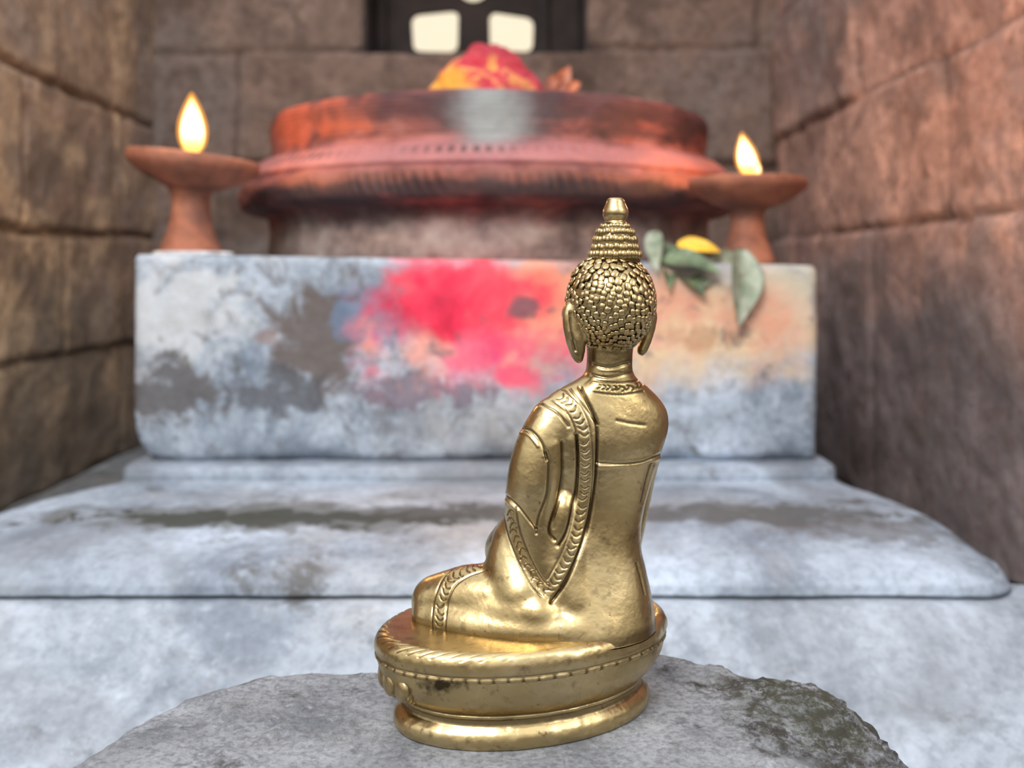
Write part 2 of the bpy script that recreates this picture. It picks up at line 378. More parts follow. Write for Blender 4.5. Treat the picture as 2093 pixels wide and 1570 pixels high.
# ------------------------------------------------------------ plinth, step, block
def rect_ring(x0, x1, y0, y1, r, z, n=420):
    """rounded rectangle, dense"""
    cs = [((x1-r, y0+r), -90), ((x1-r, y1-r), 0), ((x0+r, y1-r), 90), ((x0+r, y0+r), 180)]
    poly = []
    for (cx, cy), a0 in cs:
        for k in range(9):
            a = math.radians(a0+k*11.25); poly.append((cx+r*math.cos(a), cy+r*math.sin(a)))
    poly = np.array(poly+[poly[0]]); L = np.r_[0, np.cumsum(np.linalg.norm(np.diff(poly, axis=0), axis=1))]
    s = np.linspace(0, 1, n, endpoint=False)*L[-1]
    return np.stack([np.interp(s, L, poly[:,0]), np.interp(s, L, poly[:,1]), np.full(n, z)], 1)
def slab(profile, back, sub, amp, seed, fscale=14, post=None):
    """profile: (x0,x1,yfront,z,r) ; loft"""
    pr = np.array(profile, float); rows = []
    for i in range(len(pr)-1):
        for k in range(sub): rows.append(pr[i]+(pr[i+1]-pr[i])*k/sub)
    rows.append(pr[-1])
    rings = [rect_ring(p[0], p[1], p[2], back, p[4], p[3]) for p in rows]
    V, fs = stack(rings); V, fs = fixn(V, fs)
    N = vnormals(V, fs)
    h = amp*fbm(V*fscale, 4, seed)+amp*.3*fbm(V*fscale*5, 3, seed+3)
    m_ = (np.abs(N[:,2]) < .97).astype(float)
    V = V+N*(h*m_)[:,None]
    if post is not None: V = post(V)
    return V, fs
E = EYE
def shoulders(V, inset=0.0):
    # the masonry sweeps in and stops beside the block, its shoulders rounding down
    y = V[:,1]; k = np.clip((y-.62)/.15, 0, 1); k = k**1.6
    lim_r = .306-(.306-.258)*k-inset; lim_l = -.392+(.392-.308)*k+inset
    V[:,0] = np.clip(V[:,0], np.where(y > .60, lim_l, -9), np.where(y > .60, lim_r, 9))
    return V
# lower step: worn face leaning forward
V, fs = slab([(-.500,.362,.470,.0,.03),(-.498,.360,.480,.006,.03),(-.495,.358,.515,.024,.03),(-.490,.356,.540,.040,.03),(-.487,.353,.555,.052,.03),(-.482,.350,.566,.0585,.03),(-.46,.335,.595,.0594,.03)], 1.36, 6, .0030, 5)
V[:,2] = np.minimum(V[:,2], .0597); V = shoulders(V, .004)
ob = mk('stone_step', V, fs, mat_step, origin=(-.06,.9,0)); thing(ob, "worn pale grey-blue stone step under the carved plinth", "stone step")
prof = [(-.385,.303,.579,E-.190,.03),(-.386,.304,.5735,E-.1888,.03),(-.386,.303,.5745,E-.183,.035),(-.384,.302,.581,E-.1772,.04),(-.380,.300,.595,E-.1722,.045),(-.375,.298,.620,E-.1688,.05),(-.368,.295,.655,E-.1662,.05),
        (-.352,.287,.715,E-.1645,.05),(-.330,.270,.765,E-.1642,.03),(-.322,.265,.773,E-.1635,.02),(-.320,.264,.772,E-.160,.02),(-.319,.263,.773,E-.1545,.02),(-.316,.261,.777,E-.153,.02),(-.300,.250,.80,E-.153,.02)]
def sh2(V):
    V = shoulders(V); up_ = (V[:,2] > E-.180)&(V[:,2] < E-.1555)
    drop = np.where(V[:,0] > 0, np.clip((V[:,0]-.23)/.075, 0, 1), np.clip((-V[:,0]-.29)/.09, 0, 1))
    V[:,2] -= np.where(up_, .006*drop**2, 0)
    return V
V, fs = slab(prof, 1.355, 5, .0028, 9, 14, sh2)
V[:,2] = np.maximum(V[:,2], E-.190)
ob = mk('stone_plinth', V, fs, mat_plinth, origin=(-.03,.95,E-.19)); thing(ob, "grey-blue carved stone plinth with rounded moulded edge", "stone plinth")
zb = E-.153
def tilt(V):
    t = np.clip((V[:,2]-zb)/.1645, 0, 1); V[:,2] -= t*.009*(V[:,0]+.308)/.5566
    g = np.exp(-((V[:,2]-zb)/.009)**2)*(V[:,1] < .83)     # broken lower arris
    V[:,1] += g*.012*np.clip(fbm(np.stack([V[:,0]*30, V[:,0]*0, V[:,2]*0], 1), 4, 3)+.3, 0, 1)
    g = np.exp(-((V[:,2]-zb)/.016)**2)*(V[:,1] < .9)*np.exp(-((V[:,0]+.308)/.012)**2); V[:,0] += .010*g   # chipped corner
    return V
V, fs = slab([(-.300,.242,.801,zb,.008),(-.3075,.2475,.7955,zb+.005,.008),(-.308,.2486,.795,zb+.05,.006),(-.3085,.2488,.795,zb+.12,.006),(-.308,.2486,.795,zb+.165,.006),(-.3065,.2470,.7975,E+.0155,.006),(-.29,.23,.81,E+.0165,.006)], 1.352, 10, .0018, 13, 20, tilt)
ob = mk('stone_block', V, fs, mat_block, origin=(-.03,1.07,zb)); thing(ob, "rectangular weathered stone block smeared with red and orange powder", "stone block")

# ------------------------------------------------------------ foreground rock
n = 420; th = np.linspace(0, 2*np.pi, n, endpoint=False)
# measured plan outline (x, y) of the flat top, corner to corner
out_ = np.array([(.122,.20),(.132,.27),(.130,.322),(.126,.350),(.118,.372),(.092,.378),(.064,.402),(.035,.398),(.005,.384),(-.035,.377),(-.078,.382),(-.110,.366),(-.127,.350),(-.136,.318),(-.139,.27),(-.13,.215),(-.09,.20),(0,.195),(.08,.195)])
cx, cy = 0.0, .30
ang = np.unwrap(np.arctan2(out_[:,1]-cy, out_[:,0]-cx)); rad_ = np.hypot(out_[:,0]-cx, out_[:,1]-cy)
a_ext = np.r_[ang-2*np.pi, ang, ang+2*np.pi]; r_ext = np.r_[rad_, rad_, rad_]
Rr = np.interp(th, a_ext, r_ext)*(1+.014*fbm(np.stack([np.cos(th)*9, np.sin(th)*9, th*0], 1), 3, 8))
kern = np.array([1,2,1])/4.; Rr = np.convolve(np.r_[Rr[-1:], Rr, Rr[:1]], kern, 'valid')
rings = []
for s in np.linspace(.02, 1, 130):
    z = np.full(n, EYE-.153)-.006*np.clip((s-.92)/.08, 0, 1)**2
    rings.append(np.stack([cx+Rr*s*np.cos(th), cy+Rr*s*np.sin(th), z], 1))
for s in np.linspace(0.03, 1, 64):
    g = 1+.03*math.sin(s*1.57)+.12*s
    rings.append(np.stack([cx+Rr*g*np.cos(th), cy+Rr*g*np.sin(th), np.full(n, EYE-.159-(EYE-.159)*s)], 1))
V, fs = stack(rings); V, fs = fixn(V, fs); N = vnormals(V, fs)
flat = np.clip((np.hypot((V[:,0]-.004)/.058, (V[:,1]-.345)/.042)-.85)/.5, 0, 1)   # level seat for the statue
flat = np.where(N[:,2] > .5, flat, 1)
crag = np.clip((V[:,0]-.075)/.035, 0, 1)
facet = np.round(fbm(V*20, 2, 31)*3.0)/3.0     # broken facets
hh = .0018*fbm(V*26, 3, 3)+.0026*facet+.0011*fbm(V*110, 4, 6)+(.0008+.0012*crag)*fbm(V*380, 4, 9)+.0022*crag*np.round(fbm(V*70, 3, 14)*2.5)/2.5
V = V+N*(hh*flat)[:,None]+np.array([0,0,1.0])*((.0025*np.clip(fbm(V*14, 2, 5)+.2, -1, 1)+.0005-.005*np.clip((V[:,0]-.085)/.04, 0, 1))*flat*(N[:,2] > .3))[:,None]
V[:,2] = np.maximum(V[:,2], 0)
ob = mk('boulder', V, fs, mat_rock, origin=(0,.315,0)); thing(ob, "rough flat-topped grey boulder with dark speckled mossy end", "rock")

# ------------------------------------------------------------ drum
DC = np.array([(1001-1046.5)*1.08/F, 1.08, 0]); zt = E+.0095
prof = [(.225,0),(.236,.0),(.238,.012),(.236,.03),(.237,.044),(.240,.050),(.254,.052),(.264,.056),(.2675,.063),(.268,.072),(.2662,.078),(.262,.081),(.2615,.0835),(.263,.086),(.261,.090),(.256,.096),(.250,.101),(.246,.1035),(.2375,.106),(.2345,.108),(.2345,.114),(.235,.124),(.2365,.135),(.2365,.143),(.234,.149),(.228,.152),(.20,.153)]
prof = [(r, z+zt) for r, z in prof]
pp = spline(prof, 170); pp[:,1] = np.maximum.accumulate(pp[:,1])
nn = 1100; t = np.linspace(0, 2*np.pi, nn, endpoint=False); rings = []; mark = []
wob = fbm(np.stack([np.cos(t)*6, np.sin(t)*6, t*0], 1), 3, 4)
for r, z in pp:
    h = z-zt; rr = np.full(nn, r); mk_ = np.zeros(nn)
    if .053 < h < .081: w = math.sin((h-.053)/.028*math.pi); nt_ = .5+.5*np.cos(t*180+h*160+wob*4); am = np.clip(.6+wob*1.2, .1, 1); rr = rr-.0034*w*nt_**2*am; mk_ = .75*w*nt_*am
    if .0935 < h < .0995: a = (np.cos(t*150) > -.1).astype(float); rr = rr-.0016*a; mk_ = a*.9*np.clip(.5+1.5*np.sin(t*2+.5)+np.sin(t*7), 0, 1)
    if .112 < h < .150: rr = rr-.0010*(.5+.5*math.cos(h*1500)); mk_ = mk_+.4*(.5+.5*math.cos(h*1500))*np.clip(.6+wob, 0, 1)
    rings.append(np.stack([rr*np.cos(t), rr*np.sin(t), np.full(nn, z)], 1)+DC); mark.append(mk_)
V, fs = stack(rings); mark = np.r_[np.concatenate(mark), 0, 0]
C2 = V-DC; rad = np.hypot(C2[:,0], C2[:,1])[:,None]+1e-6
V[:,:2] += C2[:,:2]/rad*(.0030*fbm(V*22, 4, 2))[:,None]
drum = mk('carved_drum', V, fs, mat_drum, origin=(DC[0], DC[1], zt), attrs={'mark': mark}); thing(drum, "round carved altar stone coated in red and pink powder", "altar stone")
# offering mound
zd = zt+.153; c0 = np.array([(1002-1046.5)*1.0/F, 1.0, 0])
t = np.linspace(0, 2*np.pi, 120, endpoint=False); rings = []
for s in np.linspace(0, 1, 50):
    r = .063*(1-s**1.6)**.65+.0004; z = zd-.002+.076*s
    rings.append(np.stack([r*np.cos(t)-.006*s, r*np.sin(t), np.full(120, z)], 1)+c0)
V, fs = stack(rings); V, fs = fixn(V, fs); N = vnormals(V, fs)
V = V+N*((.007*fbm(V*40, 3, 4)+.003*fbm(V*130, 3, 4))*(V[:,2] > zd+.004))[:,None]
ob = mk('offering_mound', V, fs, mat_offer, origin=(c0[0], 1.0, zd)); thing(ob, "domed mound covered in red and yellow powder", "offering")

# ------------------------------------------------------------ leaves
def leaf(name, base, tip, width, up, bend, mat, label, cat='leaf', group=None, curl=.25, origin=None, parent=None):
    b = np.array(base, float); t_ = np.array(tip, float); up = np.array(up, float); ax_ = t_-b; L = np.linalg.norm(ax_); ax_ /= L
    side = np.cross(ax_, up); side /= np.linalg.norm(side); nrm = np.cross(side, ax_)
    V = []; ns, nw = 24, 8
    for i in range(ns+1):
        s = i/ns; w = width*(math.sin(math.pi*min(1, s*.97+.03)**.8)**.9)*(1-.15*s)+.0002
        ctr = b+ax_*L*s+nrm*bend*math.sin(math.pi*s)+side*width*.15*math.sin(2.5*s+base[0]*90)
        for j in range(-nw//2, nw//2+1):
            q = j/(nw/2); V.append(ctr+side*w*q+nrm*(curl*w*abs(q)**1.3+.06*width*math.sin(11*s+q+base[0]*50)*abs(q)))
    V = np.array(V); m_ = nw+1
    fs = [(i*m_+j, i*m_+j+1, (i+1)*m_+j+1, (i+1)*m_+j) for i in range(ns) for j in range(nw)]
    nV = len(V); fs2 = [tuple(k+nV for k in f[::-1]) for f in fs]; V = np.vstack([V, V-nrm*.0004])
    bd = list(range(m_))+[i*m_+nw for i in range(1, ns+1)]+[ns*m_+j for j in range(nw-1, -1, -1)]+[i*m_ for i in range(ns-1, 0, -1)]
    fs3 = [(bd[i], bd[(i+1) % len(bd)], bd[(i+1) % len(bd)]+nV, bd[i]+nV) for i in range(len(bd))]
    ob = mk(name, V, fs+fs2+fs3, mat, origin=b if origin is None else origin, parent=parent)
    if label: thing(ob, label, cat, group)
    return ob
G1 = "leaves on the stone block"
leaf('leaf', at(1508,508,.80), at(1510,668,.783), .0150, (0.3,-1,.1), .004, mat_leaf2, "pale grey-green leaf drooping over the block edge", group=G1, curl=.5)
leaf('leaf.001', at(1350,538,.80), at(1474,556,.782), .0130, (0,-.75,1), .004, mat_leaf, "grey-green leaf lying on the block's edge", group=G1, curl=.4)
leaf('leaf.002', at(1352,494,.83), at(1372,592,.786), .0105, (.3,-1,.4), .004, mat_leaf, "grey-green leaf bent over the block's edge", group=G1, curl=.4)
leaf('leaf.003', at(1332,474,.84), at(1346,556,.786), .0085, (-.3,-1,.2), .003, mat_leaf2, "pale narrow leaf standing at the block's edge", group=G1)
leaf('leaf.004', at(1488,512,.83), at(1424,592,.785), .0105, (.2,-1,.3), .003, mat_leaf2, "pale curled leaf bent over the block's edge", group=G1, curl=.5)
leaf('leaf.005', at(1378,545,.81), at(1444,602,.783), .0090, (.2,-1,.5), .003, mat_leaf, "dark green leaf hanging over the block's edge", group=G1, curl=.4)
leaf('petal', at(1384,500,.81), at(1474,512,.80), .0080, (.05,-.85,.6), .003, mat_yellow, "bright yellow flower petal resting on leaves", 'petal')
e = empty('dried_flower', tuple(at(1145,180,.872)*[1,1,0]+[0,0,zd])); thing(e, "dried rust-brown flower on the round altar stone", "flower")
for (a, b, w) in (((1118,180),(1150,150),.006),((1145,182),(1165,134),.007),((1160,182),(1186,168),.006),((1150,182),(1120,168),.006),((1130,183),(1185,180),.006)):
    p0 = at(*a, .87); p1 = at(*b, .872); p0[2] = max(zd, p0[2]-.002)
    leaf('petal', p0, p1, w, (.1,-1,.3), .002, mat_dry, None, origin=p0, parent=e)

# ------------------------------------------------------------ clay lamps
def flame_mesh(base, h, w, lean, n=32):
    t = np.linspace(0, 2*np.pi, n, endpoint=False); rings = []
    for s in np.linspace(0, 1, 32):
        r = w*(math.sin(math.pi*min(1, s**.78))**.85)*(1-.10*s)+w*.22*(1-s)+.0001
        rings.append(np.stack([r*np.cos(t), r*np.sin(t), np.full(n, s*h)], 1)+np.array([lean*s**1.6, 0, 0])+np.array(base))
    return stack(rings)
def lamp(px, rim_py, d, zbase, R, tiltdeg, label, flames):
    x = (px-1046.5)*d/F; zr = EYE-(rim_py-560)*d/F; Ht = zr-zbase; loc = (x, d, zbase)
    e = empty('oil_lamp', loc); thing(e, label, "oil lamp", "clay oil lamps on the stone block")
    s = R/.056; bowl0 = Ht-.0255*s
    st = spline([(.0268*s,0),(.0272*s,.0025),(.0255*s,.007),(.0215*s,.016),(.0182*s,Ht*.32),(.0162*s,Ht*.48),(.0160*s,bowl0-.008),(.0195*s,bowl0+.001),(.012*s,bowl0+.004)], 44)
    V, fs = lathe([(r, z) for r, z in st], 72); V = V+loc
    V[:,:2] += .0008*np.stack([fbm(V*60, 3, 1), fbm(V*60+9, 3, 2)], 1)
    mk('stand', V, fs, mat_terra, origin=loc, parent=e)
    bp = spline([(.004,bowl0-.001),(.019*s,bowl0-.001),(.034*s,bowl0+.0045*s),(.047*s,bowl0+.0115*s),(.0540*s,bowl0+.0175*s),(R,Ht-.004),(R*1.005,Ht-.001),(R*.985,Ht+.0015),(R*.94,Ht+.0005),(R*.80,Ht-.004),(R*.4,Ht-.010),(.003,Ht-.011)], 70)
    V, fs = lathe([(max(r,.0005), z) for r, z in bp], 96)
    V[:,:2] += .0010*np.stack([fbm(V*50, 3, 1), fbm(V*50+9, 3, 2)], 1)
    a = math.radians(tiltdeg); p = V-np.array([0,0,bowl0])
    q = p.copy(); q[:,0] = p[:,0]*math.cos(a)+p[:,2]*math.sin(a); q[:,2] = -p[:,0]*math.sin(a)+p[:,2]*math.cos(a)
    V = q+np.array([0,0,bowl0])+loc
    mk('bowl', V, fs, mat_terra, origin=(x, d, zbase+bowl0), parent=e)
    for i, (fx, fy0, fy1, w, lean) in enumerate(flames):
        b = at(fx, fy0, d); h = (fy0-fy1)*d/F; b[1] = d
        V, fs = lathe([(.0014,-.012),(.0016,0),(.0012,.004)], 16, b); mk('wick', V, fs, mat_wick, origin=b, parent=e)
        V, fs = flame_mesh(b, h*.93, w*.82, lean); mk('flame', V, fs, flame_mat('flame', b[2], b[2]+h, 5.0), origin=b, parent=e)
        V, fs = flame_mesh(b-np.array([0,0,.001]), h*1.05, w*1.10, lean); mk('flame_glow', V, fs, mat_halo, origin=b, parent=e)
    ld = bpy.data.lights.new('flame_light', 'POINT'); ld.energy = .6; ld.color = (1,.54,.24); ld.shadow_soft_size = .012
    lo = bpy.data.objects.new('flame_light', ld); col.objects.link(lo); lo.parent = e
    b = at(flames[0][0], (flames[0][1]+flames[0][2])/2, d); lo.location = b-np.array(loc)+np.array([0,-.02,.01])
    return e
lamp(390, 324, .85, E+.0160, .0560, 6.0, "terracotta footed oil lamp, tall flame, tilted bowl", [(394,314,192,.0104,-.001)])
lamp(1527, 370, .85, E+.0085, .0505, 0.5, "terracotta footed oil lamp with short leaning flame", [(1530,358,272,.0082,-.006),(1546,360,322,.0036,-.001)])
t = np.linspace(0, 2*np.pi, 60, endpoint=False); c0 = np.array([-.276,.843,0]); rings = []
for r, z in ((.033,E+.0155),(.0335,E+.0180),(.031,E+.0192),(.01,E+.0193)):
    w = 1+.06*np.sin(3*t)+.04*np.sin(7*t+1); rings.append(np.stack([r*w*np.cos(t), r*w*.95*np.sin(t), np.full(60, z)], 1)+c0)
V, fs = stack(rings); ob = mk('wax_patch', V, fs, mat_wax, origin=(c0[0], c0[1], E+.0155)); thing(ob, "pale wax patch under the clay lamp", "wax")

# ------------------------------------------------------------ brass statue
U = .345/F; SO = np.array([(1235-1046.5)*.345/F, .345, EYE-.153])   # unit and seat of the figure
def q(Xp, Yp, dy): k = 1+dy/2000.; return np.array([(Xp-1046.5)*k-188.5, dy, 887-(Yp-560)*k])
def toworld(V): return V*U+SO
bm = bmesh.new(); bmesh.ops.create_icosphere(bm, subdivisions=3, radius=1); SV = np.array([v.co[:] for v in bm.verts]); SF = [tuple(v.index for v in f.verts) for f in bm.faces]; bm.free()
bm = bmesh.new(); bmesh.ops.create_icosphere(bm, subdivisions=2, radius=1); BV = np.array([v.co[:] for v in bm.verts]); BF = [tuple(v.index for v in f.verts) for f in bm.faces]; bm.free()
PC = -162.
statue = empty('buddha_statue', tuple(SO+np.array([PC*U, 0, 0])))
thing(statue, "polished brass seated Buddha statue in draped robe on oval lotus pedestal", "statue")

prims = []
def ball(p, r, sc=(1,1,1)): prims.append((SV*np.array(sc)*r+p, SF))
def chain(pts, sc=(1,1,1)):
    P = [np.r_[q(*p[:3]), p[3]] for p in pts]; L = sum(np.linalg.norm(P[i+1][:3]-P[i][:3]) for i in range(len(P)-1))
    r = min(p[3] for p in P); S = spline(P, max(3, int(L/(r*.28))+1))
    for s in S: ball(s[:3], s[3], sc)
tor = [ # Y, centre X, half width, depth radius, depth centre, twist
 (1312,1160,180,158,0,6),(1290,1165,176,151,0,6),(1262,1173,166,141,0,6),(1235,1182,153,130,0,7),(1200,1195,134,114,0,8),(1160,1205,114,98,0,10),(1120,1212,98,85,0,12),(1080,1216,94,77,0,14),
 (1040,1220,97,72,0,15),(1000,1223,106,71,0,15),(950,1228,119,73,0,15),(900,1232,132,74,0,15),(870,1233,138,71,0,15),(840,1232,135,66,0,15),(815,1231,119,60,0,15),(795,1234,95,54,0,15),(778,1241,66,50,0,15),(758,1245,48,46,0,10),(700,1247,48,46,5,0)]
tt = spline(tor, 90); t = np.linspace(0, 2*np.pi, 72, endpoint=False); rings = []
for Y, cxx, rx, ry, dc, tw in tt:
    a = math.radians(tw); ex = .92
    x = rx*np.sign(np.cos(t))*np.abs(np.cos(t))**ex; y = ry*np.sign(np.sin(t))*np.abs(np.sin(t))**ex
    xr = x*math.cos(a)-y*math.sin(a); yr = x*math.sin(a)+y*math.cos(a); xr *= rx/np.abs(xr).max()
    c = q(cxx, Y, 0); rings.append(np.stack([xr+c[0], yr+dc, np.full(72, c[2])], 1))
V, fs = stack(rings); prims.append(fixn(V, fs))
chain([(1132,862,-35,50),(1112,905,-42,54),(1095,975,-46,58),(1089,1045,-42,57),(1102,1115,-42,56),(1122,1170,-50,54),(1145,1225,-62,50)])
chain([(1150,1040,-48,42),(1160,1110,-52,46),(1165,1170,-60,48),(1175,1230,-72,48)])
chain([(1088,1062,-28,54),(1062,1095,20,52),(1036,1125,70,48),(1040,1140,130,30)])
chain([(1060,1110,-10,56),(1058,1165,-22,68),(1068,1215,-45,70)])
chain([(1150,1240,-20,80),(1050,1232,-25,78),(965,1224,-8,68),(892,1228,10,52)])
chain([(886,1262,-8,46),(945,1278,-48,48),(1020,1288,-80,46),(1100,1292,-98,44),(1180,1286,-96,42)])
chain([(960,1255,-30,54),(1040,1256,-56,62),(1100,1256,-72,62)])
chain([(890,1227,20,48),(950,1217,100,44),(1050,1215,150,40)])
chain([(1230,1240,30,70),(1270,1215,100,58),(1280,1205,165,52)])
chain([(1280,1210,165,48),(1180,1210,190,44),(1080,1210,180,38)])
ball(q(1130,1230,80), 85, (1.3,1,1)); ball(q(1292,1194,45), 34)
chain([(1316,868,30,48),(1314,930,60,38),(1305,985,80,34),(1296,1060,115,28),(1282,1140,165,24)])
chain([(1282,1140,165,22),(1278,1165,195,18)])
for i in range(4): chain([(1262+i*11,1160,190,8),(1260+i*11,1185,212,7.5),(1259+i*11,1206+(2-abs(i-1.5))*5,214,6.5)])
chain([(1052,1138,130,24),(1100,1148,150,20),(1130,1150,155,16)])
for i in range(4): chain([(1125,1146,140+i*12,7.5),(1160,1148,140+i*12,7),(1182+(2-abs(i-1.5))*5,1142,140+i*12,6)])
# head
HC = q(1247,618,0); yaw = math.radians(26)
def headpt(az, el, grow=0):
    """az 0 = back of head, + towards the head's right ; el degrees up"""
    ca, sa = math.cos(az), math.sin(az); ce, se = math.cos(el), math.sin(el)
    k = 1-.20*max(0, -se)**2.0
    x = (91*k+grow)*ce*sa; y = -(98*k+grow)*ce*ca; z = ((104 if se > 0 else 112)+grow)*se
    return HC+np.array([x*math.cos(yaw)-y*math.sin(yaw), x*math.sin(yaw)+y*math.cos(yaw), z])
rings = []
for el in np.linspace(-88, 88, 50):
    rings.append(np.array([headpt(a, math.radians(el), -3) for a in np.linspace(0, 2*np.pi, 72, endpoint=False)]))
V, fs = stack(rings); prims.append(fixn(V, fs))
fr = np.array([-math.sin(yaw), math.cos(yaw), 0]); lf = np.array([-math.cos(yaw), -math.sin(yaw), 0]); up = np.array([0,0,1.])
def face(l, f, u): return HC+lf*l+fr*f+up*u
for s in np.linspace(0, 1, 8): ball(face(0, 93+14*s, 15-30*s), 8+5*s)
ball(face(0,88,-62), 22); ball(face(0,97,-40), 9, (2,1,.6)); ball(face(0,60,-45), 50)
for sd in (-1, 1):
    ball(face(sd*34,80,12), 15, (1.3,1,.7))
    for s in np.linspace(-1, 1, 9): ball(face(sd*(36+24*s), 86-12*abs(s), 30+5*(1-s*s)), 5)
    ball(face(sd*45,60,-25), 32)
chain([(1163,626,-28,11),(1162,650,-30,14),(1168,690,-32,14),(1178,722,-30,13),(1183,734,-30,11)], (1,1.3,1))
chain([(1168,630,-28,10),(1180,650,-32,10),(1187,690,-34,10),(1187,722,-30,10)], (1,1.2,1))
chain([(1332,634,25,11),(1332,655,28,12),(1323,690,26,12),(1311,718,24,12)], (1,1.3,1))
V, fs = join(prims)
me = bpy.data.meshes.new('tmpbody'); me.from_pydata(V.tolist(), [], fs); me.update()
tmp = bpy.data.objects.new('tmpbody', me); col.objects.link(tmp)
for vs, it in ((4.5, 18), (1.7, 4)):
    r = tmp.modifiers.new('r', 'REMESH'); r.mode = 'VOXEL'; r.voxel_size = vs; r.adaptivity = 0
    s = tmp.modifiers.new('s', 'SMOOTH'); s.factor = .5; s.iterations = it
dg = bpy.context.evaluated_depsgraph_get(); me2 = bpy.data.meshes.new_from_object(tmp.evaluated_get(dg)); bpy.data.objects.remove(tmp)
nv = len(me2.vertices); V = np.zeros(nv*3, dtype=np.float32); me2.vertices.foreach_get('co', V); V = V.reshape(-1,3).astype(float)
N = np.zeros(nv*3, dtype=np.float32); me2.vertex_normals.foreach_get('vector', N); N = N.reshape(-1,3)
kk = 1+V[:,1]/2000.; PX = (V[:,0]+188.5)/kk+1046.5; PY = 560+(887-V[:,2])/kk; P2 = np.stack([PX, PY], 1)
back = (N[:,1] < .25) & (V[:,1] < 60)
disp = np.zeros(nv); dirt = np.zeros(nv)
def pdist(pts, maxd):
    pts = np.array(pts, float); lo = pts.min(0)-maxd; hi = pts.max(0)+maxd
    idx = np.where(back & (P2[:,0] > lo[0]) & (P2[:,0] < hi[0]) & (P2[:,1] > lo[1]) & (P2[:,1] < hi[1]))[0]
    p = P2[idx]; best = np.full(len(idx), 1e9)
    for a, b in zip(pts[:-1], pts[1:]):
        ab = b-a; tq = np.clip(((p-a)@ab)/(ab@ab+1e-9), 0, 1); best = np.minimum(best, np.linalg.norm(p-a-tq[:,None]*ab, axis=1))
    return idx, best
def groove(pts, w, d, dr=.6, n=24):
    pts = spline(pts, n) if len(pts) > 2 else np.array(pts, float)
    idx, b = pdist(pts, w*3); g = np.exp(-(b/w)**2); disp[idx] -= d*g; dirt[idx] = np.maximum(dirt[idx], dr*g**1.5)
def band(pts, hw, raise_=.5, step=15, flip=1, mk_=True):
    c_ = spline(pts, 60); idx, b = pdist(c_, hw*2); e = np.clip((hw-b)/3.0+.5, 0, 1); disp[idx] += raise_*e
    T = np.gradient(c_, axis=0); T /= np.linalg.norm(T, axis=1)[:,None]; Nn = np.stack([-T[:,1], T[:,0]], 1)
    for s in (-1, 1): groove((c_+Nn*s*(hw+1.0))[::4].tolist(), 1.8, 1.6, .7, 40)
    if mk_:
        L = np.r_[0, np.cumsum(np.linalg.norm(np.diff(c_, axis=0), axis=1))]
        s = step*.6
        while s < L[-1]:
            c = np.array([np.interp(s, L, c_[:,0]), np.interp(s, L, c_[:,1])]); i = int(np.interp(s, L, np.arange(60)))
            w_ = random.uniform(-3.5, 2.5)
            arc = [c+Nn[i]*(a*(hw-6)+w_*.5)+T[i]*flip*((1-a*a)*6.0+a*w_) for a in np.linspace(-1, 1, 7)]
            groove(arc, 1.6, 1.6, .85, 9); s += step*random.uniform(.75, 1.2)
groove([(1186,793),(1212,845),(1221,880),(1219,960),(1214,1005),(1202,1070),(1184,1130),(1155,1190),(1127,1230)], 3.8, 5.0, 1.0)
band([(1136,806),(1166,828),(1188,868),(1196,920),(1195,990),(1186,1060),(1168,1120),(1146,1168),(1124,1204)], 14)
band([(1041,1040),(1050,1090),(1073,1148),(1098,1192),(1118,1212)], 12, flip=-1)
groove([(1178,890),(1180,950),(1172,1030),(1158,1085),(1140,1115)], 4, 4.2, 1.0)
groove([(1150,905),(1150,965),(1140,1025),(1124,1080),(1134,1104)], 3.8, 3.8, .85)
groove([(1116,925),(1122,950),(1118,1010),(1100,1060),(1096,1090)], 3.2, 3, .75)
for pts, w_, h_ in (([(1165,900),(1164,960),(1155,1030),(1140,1085)],9,1.6),([(1133,910),(1136,960),(1128,1020),(1110,1075)],10,1.6)):
    idx, b = pdist(spline(pts, 20), 20); disp[idx] += h_*np.exp(-(b/w_)**2)
groove([(1066,874),(1084,880),(1106,905),(1118,940)], 2.6, 3.2, .7); groove([(1060,884),(1080,890),(1100,913)], 2.2, -1.6, 0)
groove([(1032,1012),(1060,1038),(1096,1082)], 2.6, 3.2, .7); groove([(1034,1022),(1058,1046)], 2.2, -1.8, 0)
groove([(1095,822),(1135,840),(1162,872)], 2.4, 2.5, .6); groove([(1165,795),(1200,840),(1222,868)], 2.2, 2, .5)
groove([(1220,946),(1262,949),(1310,945),(1354,928)], 2.6, 2.8, .75); idx, b = pdist([(1225,955),(1352,938)], 12); disp[idx] += 1.5*np.exp(-(b/4)**2)
groove([(1262,860),(1290,866),(1318,869)], 4, 1.0, .5)
groove([(1332,950),(1322,985),(1312,1025)], 3.5, 4, .7)
band([(1216,790),(1245,794),(1275,795),(1316,787)], 11, .5, 11)
groove([(1212,745),(1245,752),(1286,742)], 3, 3, .7); groove([(1208,765),(1246,772),(1290,762)], 2.5, 2, .5)
band([(990,1152),(950,1166),(918,1190),(902,1230),(897,1268),(896,1306)], 13, .6, 14)
groove([(1302,1150),(1310,1180),(1318,1215)], 3, 3, .6)
groove([(1165,640),(1168,680),(1176,716)], 3, 3.5, .8)
disp += 1.4*fbm(V/60., 2, 2)*(PY > 760)+.22*fbm(V/9., 2, 5)
V = V+N*disp[:,None]
low = 187; dirt = np.maximum(dirt, np.clip(1-(V[:,2]-low)/12, 0, 1)*.6); V[:,2] = np.maximum(V[:,2], 172)
dirt = np.maximum(dirt, np.where(PY < 760, np.clip(1-np.abs(PY-735)/28, 0, 1)*.5, 0))
dirt = np.maximum(dirt, np.clip(fbm(V/26., 4, 15)*1.6-.55, 0, .4))
